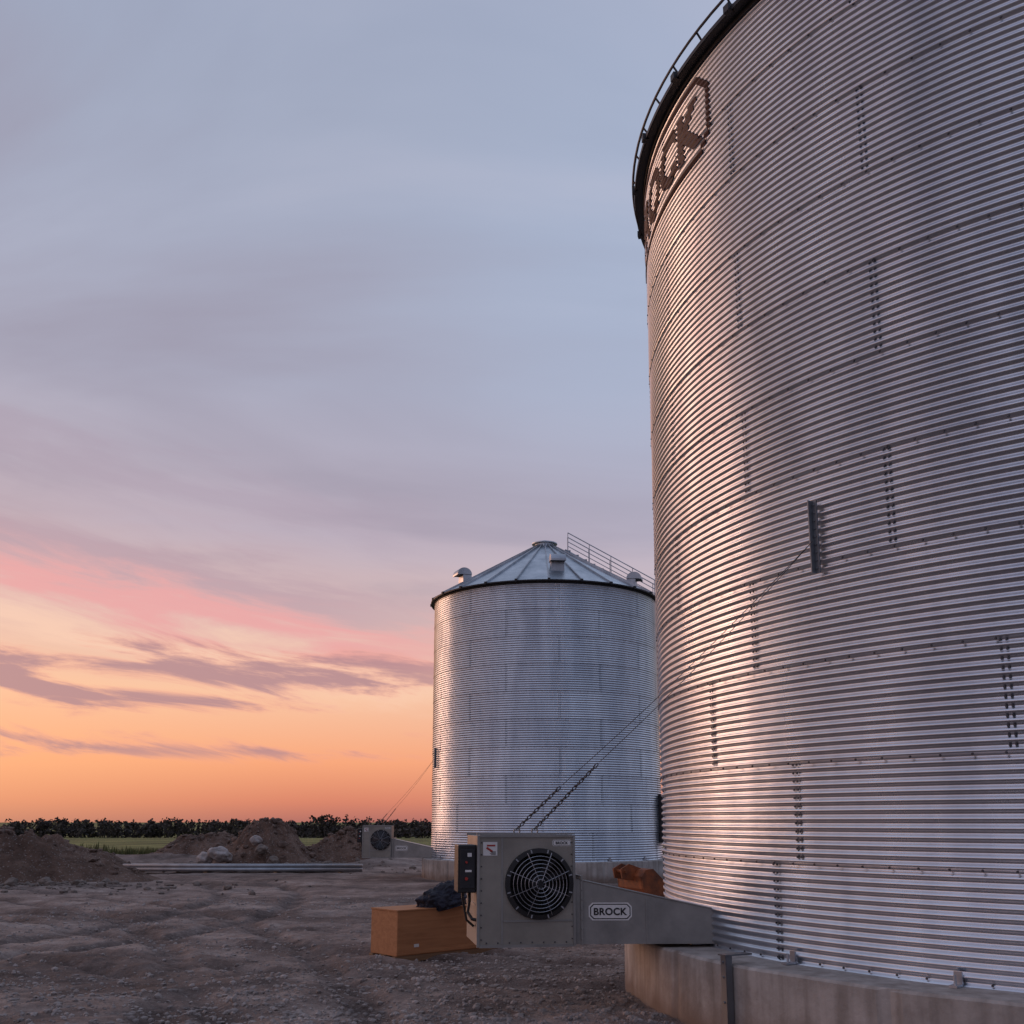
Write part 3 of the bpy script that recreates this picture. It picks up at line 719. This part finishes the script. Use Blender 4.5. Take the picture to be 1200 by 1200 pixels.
# ---------------------------------------------------------------- distant trees (one mass)
def leafmat():
    m, nt, b = newmat("distant_foliage"); L = nt.links
    g = N(nt, "ShaderNodeNewGeometry"); r = ramp(nt, [(0, (0.048,0.040,0.040)), (.5, (0.078,0.068,0.060)), (1, (0.115,0.10,0.082))])  # leaf colours lifted towards purple-grey to paint in distance haze
    L.new(g.outputs["Random Per Island"], r.inputs["Fac"]); L.new(r.outputs["Color"], b.inputs["Base Color"]); b.inputs["Roughness"].default_value = .9
    b.inputs["Specular IOR Level"].default_value = .1; return m
M_leaf = leafmat()
LV = []; LF = []; LN = 0
def clump(cx, cy, cz, rx, rz, n, size):
    global LN
    d = rng.normal(size=(n, 3)); d /= np.linalg.norm(d, axis=1)[:, None]; d *= rng.random((n, 1))**.4
    c0 = np.array([cx, cy, cz]) + d*np.array([rx, rx, rz])
    u = rng.normal(size=(n, 3)); u /= np.linalg.norm(u, axis=1)[:, None]; w_ = np.cross(u, rng.normal(size=(n, 3))); w_ /= np.linalg.norm(w_, axis=1)[:, None]
    s_ = size*rng.uniform(.6, 1.3, (n, 1))
    q = np.stack([c0-u*s_-w_*s_*.6, c0+u*s_-w_*s_*.7, c0+u*s_*.6+w_*s_, c0-u*s_*.8+w_*s_*.7], 1).reshape(-1, 3)
    LV.append(q); LF.extend([(LN+4*k, LN+4*k+1, LN+4*k+2, LN+4*k+3) for k in range(n)]); LN += 4*n
def tree(x, y, h):
    global LN
    z = gz(x, y); tr = h*.022; o = LN; tv = []
    for (zz, r_) in ((z-.3, tr*1.3), (z+h*.6, tr*.5)):
        for k in range(5): tv.append((x+r_*math.cos(k*1.2566), y+r_*math.sin(k*1.2566), zz))
    LV.append(np.array(tv)); LN += 10
    for k in range(5): LF.append((o+k, o+(k+1) % 5, o+5+(k+1) % 5, o+5+k))
    if random.random() < .22:
        for q in range(6):
            f = q/6; clump(x, y, z+h*(.12+.86*f), h*.2*(1-f)+.12, h*.08, 14, .26*(1-.4*f))
    else:
        for q in range(random.randint(4, 6)):
            a_ = random.uniform(0, 6.28); rr = random.uniform(0, h*.26)
            clump(x+rr*math.cos(a_), y+rr*math.sin(a_), z+h*random.uniform(.22, .80), h*random.uniform(.15, .26), h*random.uniform(.14, .2), 22, .27)
for row, dd in enumerate((292, 304)):
    x = -330.0
    while x < 150:
        d = dd + 14*math.sin(x*.021) + random.uniform(-6, 6)
        yy = math.sqrt(max(d*d - (x*.8)**2, 10000))
        hh = 3.0 + 3.2*float(fbm(np.array([x*.035]), np.array([3.3]), 3, 4)[0]) + random.uniform(-.7, .8)
        tree(x, yy, hh); x += random.uniform(.9, 1.7)
x = -62.0
while x < 75:
    yy = 230 + random.uniform(-8, 8)
    tree(x, yy, random.uniform(2.9, 4.3) + (1.5 if -44 < x < -34 else 0)); x += random.uniform(.8, 1.7)
x = -340.0
while x < 150:
    yy = math.sqrt(max(285**2 - (x*.8)**2, 9000)); clump(x, yy, gz(x, yy)+1.2, 1.8, 1.7, 26, .40); x += 1.2
x = -64.0
while x < 76:
    clump(x, 224, gz(x, 224)+.8, 1.3, 1.2, 20, .32); x += 1.0
mk("tree_line", np.concatenate(LV), LF, M_leaf)

# weeds
n = 5200
a_ = rng.uniform(-.62, .05, n); r_ = rng.uniform(46, 70, n); wx = r_*np.sin(a_)*1.05; wy = r_*np.cos(a_)
kp = fbm(wx/2.0, wy/2.0, 2, 41) > .47; wx = wx[kp]; wy = wy[kp]; wz = gheight(wx, wy, False)
WV = []; WF = []
for x, y, z in zip(wx, wy, wz):
    h = random.uniform(.12, .42)
    for k in range(3):
        t_ = random.uniform(0, 6.28); dx, dy = .05*math.cos(t_), .05*math.sin(t_); lx, ly = random.uniform(-.12, .12), random.uniform(-.12, .12)
        o = len(WV); WV += [(x-dx+lx*.4, y-dy, z-.03), (x+dx+lx*.4, y+dy, z-.03), (x+lx, y+ly, z+h)]; WF.append((o, o+1, o+2))
mk("field_weeds", WV, WF, noisy("weed", (0.06,0.07,0.02), (0.15,0.15,0.05), scale=.3, rough=.9))

# ---------------------------------------------------------------- sun
SUN_AZ = -50.0; SUN_EL = 4.5
sd_ = Vector((math.sin(rad(SUN_AZ))*math.cos(rad(SUN_EL)), math.cos(rad(SUN_AZ))*math.cos(rad(SUN_EL)), math.sin(rad(SUN_EL))))
sl = bpy.data.lights.new("sun", 'SUN'); sl.energy = 0.95; sl.angle = rad(30); sl.color = (1.0, 0.53, 0.35)
so = bpy.data.objects.new("sun", sl); COL.objects.link(so); so.rotation_euler = (-sd_).to_track_quat('-Z', 'Y').to_euler(); so.location = (-20, 20, 20)

# ---------------------------------------------------------------- world
w = bpy.data.worlds.new("World"); scene.world = w; w.use_nodes = True; nt = w.node_tree; L = nt.links
for n_ in list(nt.nodes): nt.nodes.remove(n_)
out = N(nt, "ShaderNodeOutputWorld"); bg = N(nt, "ShaderNodeBackground"); bg.inputs["Strength"].default_value = 1.05
L.new(bg.outputs[0], out.inputs[0])
tc = N(nt, "ShaderNodeTexCoord"); sp = N(nt, "ShaderNodeSeparateXYZ"); L.new(tc.outputs["Generated"], sp.inputs[0])
def M(op, a, b=None, c=None):
    n_ = N(nt, "ShaderNodeMath", operation=op)
    for i_, v in enumerate((a, b, c)):
        if v is None: continue
        if isinstance(v, (int, float)): n_.inputs[i_].default_value = v
        else: L.new(v, n_.inputs[i_])
    return n_.outputs[0]
def mixc(f, a, b, bt='MIX'):
    n_ = N(nt, "ShaderNodeMix", data_type='RGBA', blend_type=bt)
    for k, v in (("Factor", f), ("A", a), ("B", b)):
        if isinstance(v, (int, float)): n_.inputs[k].default_value = v
        elif isinstance(v, tuple): n_.inputs[k].default_value = (*v, 1)
        else: L.new(v, n_.inputs[k])
    return n_.outputs["Result"]
def sm(v, lo, hi, a=0., b=1.):
    n_ = N(nt, "ShaderNodeMapRange", interpolation_type='SMOOTHSTEP'); L.new(v, n_.inputs["Value"])
    if lo > hi: lo, hi, a, b = hi, lo, b, a
    n_.inputs["From Min"].default_value = lo; n_.inputs["From Max"].default_value = hi; n_.inputs["To Min"].default_value = a; n_.inputs["To Max"].default_value = b
    return n_.outputs["Result"]
def gauss(v, c0, w_):
    d_ = M('DIVIDE', M('SUBTRACT', v, c0), w_); return M('POWER', 2.718, M('MULTIPLY', M('MULTIPLY', d_, d_), -1.0))
z = sp.outputs["Z"]; az = M('ARCTAN2', sp.outputs["X"], sp.outputs["Y"])
el = M('ARCSINE', z)
warm = ramp(nt, [(0.0, (0.44,0.155,0.13)), (0.018, (0.66,0.22,0.14)), (0.055, (0.88,0.36,0.19)), (0.12, (0.88,0.52,0.35)), (0.19, (0.69,0.48,0.45)),
                 (0.27, (0.47,0.39,0.46)), (0.40, (0.39,0.40,0.51)), (0.6, (0.34,0.38,0.50)), (1.0, (0.24,0.30,0.45))])
cool = ramp(nt, [(0.0, (0.19,0.18,0.25)), (0.08, (0.37,0.32,0.40)), (0.2, (0.43,0.45,0.59)), (0.5, (0.39,0.48,0.67)), (1.0, (0.25,0.32,0.50))])
zc_ = M('MAXIMUM', z, 0.0); L.new(zc_, warm.inputs["Fac"]); L.new(zc_, cool.inputs["Fac"])
hl = M('SQRT', M('MAXIMUM', M('SUBTRACT', 1.0, M('MULTIPLY', z, z)), 1e-4))
dot = M('DIVIDE', M('ADD', M('MULTIPLY', sp.outputs["X"], math.sin(rad(SUN_AZ))), M('MULTIPLY', sp.outputs["Y"], math.cos(rad(SUN_AZ)))), hl)
coolc = mixc(M('MULTIPLY', sm(dot, 0.0, -0.9), sm(z, 1.0, .5)), cool.outputs["Color"], mixc(1.0, cool.outputs["Color"], (0.50, 0.51, 0.56), 'MULTIPLY'))
base = mixc(sm(dot, -0.10, 0.80), coolc, warm.outputs["Color"])
gl = M('MULTIPLY', sm(dot, 0.75, 1.0), M('POWER', 2.718, M('MULTIPLY', M('ABSOLUTE', M('SUBTRACT', el, 0.05)), -9.0)))
base = mixc(M('MULTIPLY', gl, 0.5), base, (1.0, 0.50, 0.24))
bl = M('MULTIPLY', gauss(az, 0.14, .24), gauss(el, .50, .20))
base = mixc(M('MULTIPLY', bl, .50), base, (0.37, 0.45, 0.61))
# --- high soft sheet
zz = M('ADD', zc_, 0.15)
cp = N(nt, "ShaderNodeCombineXYZ"); L.new(M('DIVIDE', sp.outputs["X"], zz), cp.inputs[0]); L.new(M('DIVIDE', sp.outputs["Y"], zz), cp.inputs[1])
mp = N(nt, "ShaderNodeMapping"); mp.inputs["Rotation"].default_value = (0, 0, rad(55)); mp.inputs["Scale"].default_value = (0.7, 1.2, 1); mp.inputs["Location"].default_value = (1.7, 0.6, 0); L.new(cp.outputs[0], mp.inputs[0])
n1 = N(nt, "ShaderNodeTexNoise"); n1.inputs["Scale"].default_value = 0.95; n1.inputs["Detail"].default_value = 6; n1.inputs["Roughness"].default_value = .50; n1.inputs["Distortion"].default_value = .7
L.new(mp.outputs[0], n1.inputs["Vector"])
leftw = sm(az, 0.15, -0.35)
c1 = M('MULTIPLY', sm(n1.outputs["Fac"], .44, .66), sm(z, .15, .25))
base = mixc(M('MULTIPLY', c1, M('MULTIPLY_ADD', leftw, .40, .36)), base, (0.30, 0.27, 0.35))
c1b = M('MULTIPLY', sm(n1.outputs["Fac"], .50, .32), sm(z, .2, .35))
base = mixc(M('MULTIPLY', c1b, .45), base, (0.54, 0.53, 0.64))
# --- low clouds in azimuth / elevation space
ca = N(nt, "ShaderNodeCombineXYZ"); L.new(az, ca.inputs[0]); L.new(M('MULTIPLY_ADD', az, 0.9, M('MULTIPLY', el, 6.0)), ca.inputs[1])
n3 = N(nt, "ShaderNodeTexNoise"); n3.inputs["Scale"].default_value = 5.0; n3.inputs["Detail"].default_value = 7; n3.inputs["Roughness"].default_value = .62; n3.inputs["Distortion"].default_value = .4
L.new(ca.outputs[0], n3.inputs["Vector"]); nf = M('SUBTRACT', n3.outputs["Fac"], .5)
e1 = M('MULTIPLY_ADD', az, 0.14, el)
e1 = M('MULTIPLY_ADD', nf, .13, e1)
mv = M('MULTIPLY', gauss(e1, .182, .026), sm(az, 0.08, -0.25))
base = mixc(M('MULTIPLY', mv, .65), base, (0.43, 0.295, 0.36))
mv2 = M('MULTIPLY', gauss(e1, .262, .024), sm(az, 0.0, -0.22))
base = mixc(M('MULTIPLY', mv2, .40), base, (0.37, 0.29, 0.37))
pk_ = M('MULTIPLY', gauss(e1, .150, .018), sm(az, 0.10, -0.2))
base = mixc(M('MULTIPLY', pk_, .80), base, (0.80, 0.35, 0.35))
gp = M('MULTIPLY', gauss(e1, .110, .016), sm(az, 0.10, -0.2))
base = mixc(M('MULTIPLY', gp, .55), base, (0.93, 0.61, 0.45))
wn1 = gauss(el, .138, .016); wn2 = M('MULTIPLY', gauss(M('MULTIPLY_ADD', az, 0.06, el), .090, .011), sm(az, -.16, -.27)); wn3 = M('MULTIPLY', gauss(el, .062, .008), .5)
dens = M('ADD', n3.outputs["Fac"], M('MULTIPLY', M('MAXIMUM', M('MAXIMUM', wn1, wn2), wn3), .20))
bw = M('MULTIPLY', M('MULTIPLY', sm(el, .04, .07), sm(el, .18, .155)), sm(az, .1, -.15))
base = mixc(M('MULTIPLY', M('MULTIPLY', sm(dens, .55, .65), bw), .45), base, (0.80, 0.34, 0.27))
base = mixc(M('MULTIPLY', M('MULTIPLY', sm(dens, .60, .72), bw), .85), base, (0.40, 0.225, 0.26))
sky = N(nt, "ShaderNodeTexSky"); sky.sky_type = 'NISHITA'; sky.sun_disc = False; sky.sun_elevation = rad(SUN_EL); sky.sun_rotation = rad(SUN_AZ); sky.dust_density = 2.0
base = mixc(1.0, base, mixc(1.0, sky.outputs["Color"], (0.005, 0.005, 0.005), 'MULTIPLY'), 'ADD')
L.new(base, bg.inputs["Color"])

# ---------------------------------------------------------------- camera
cam = bpy.data.cameras.new("camera"); co = bpy.data.objects.new("camera", cam); COL.objects.link(co)
cam.sensor_width = 36; cam.lens = 36; cam.shift_y = 0.1017; cam.clip_start = .1; cam.clip_end = 6000
co.location = (0, 0, CAMH); co.rotation_euler = (rad(90+11.31), 0, 0)
scene.camera = co
scene.view_settings.view_transform = 'Standard'; scene.view_settings.look = 'None'; scene.view_settings.exposure = 0
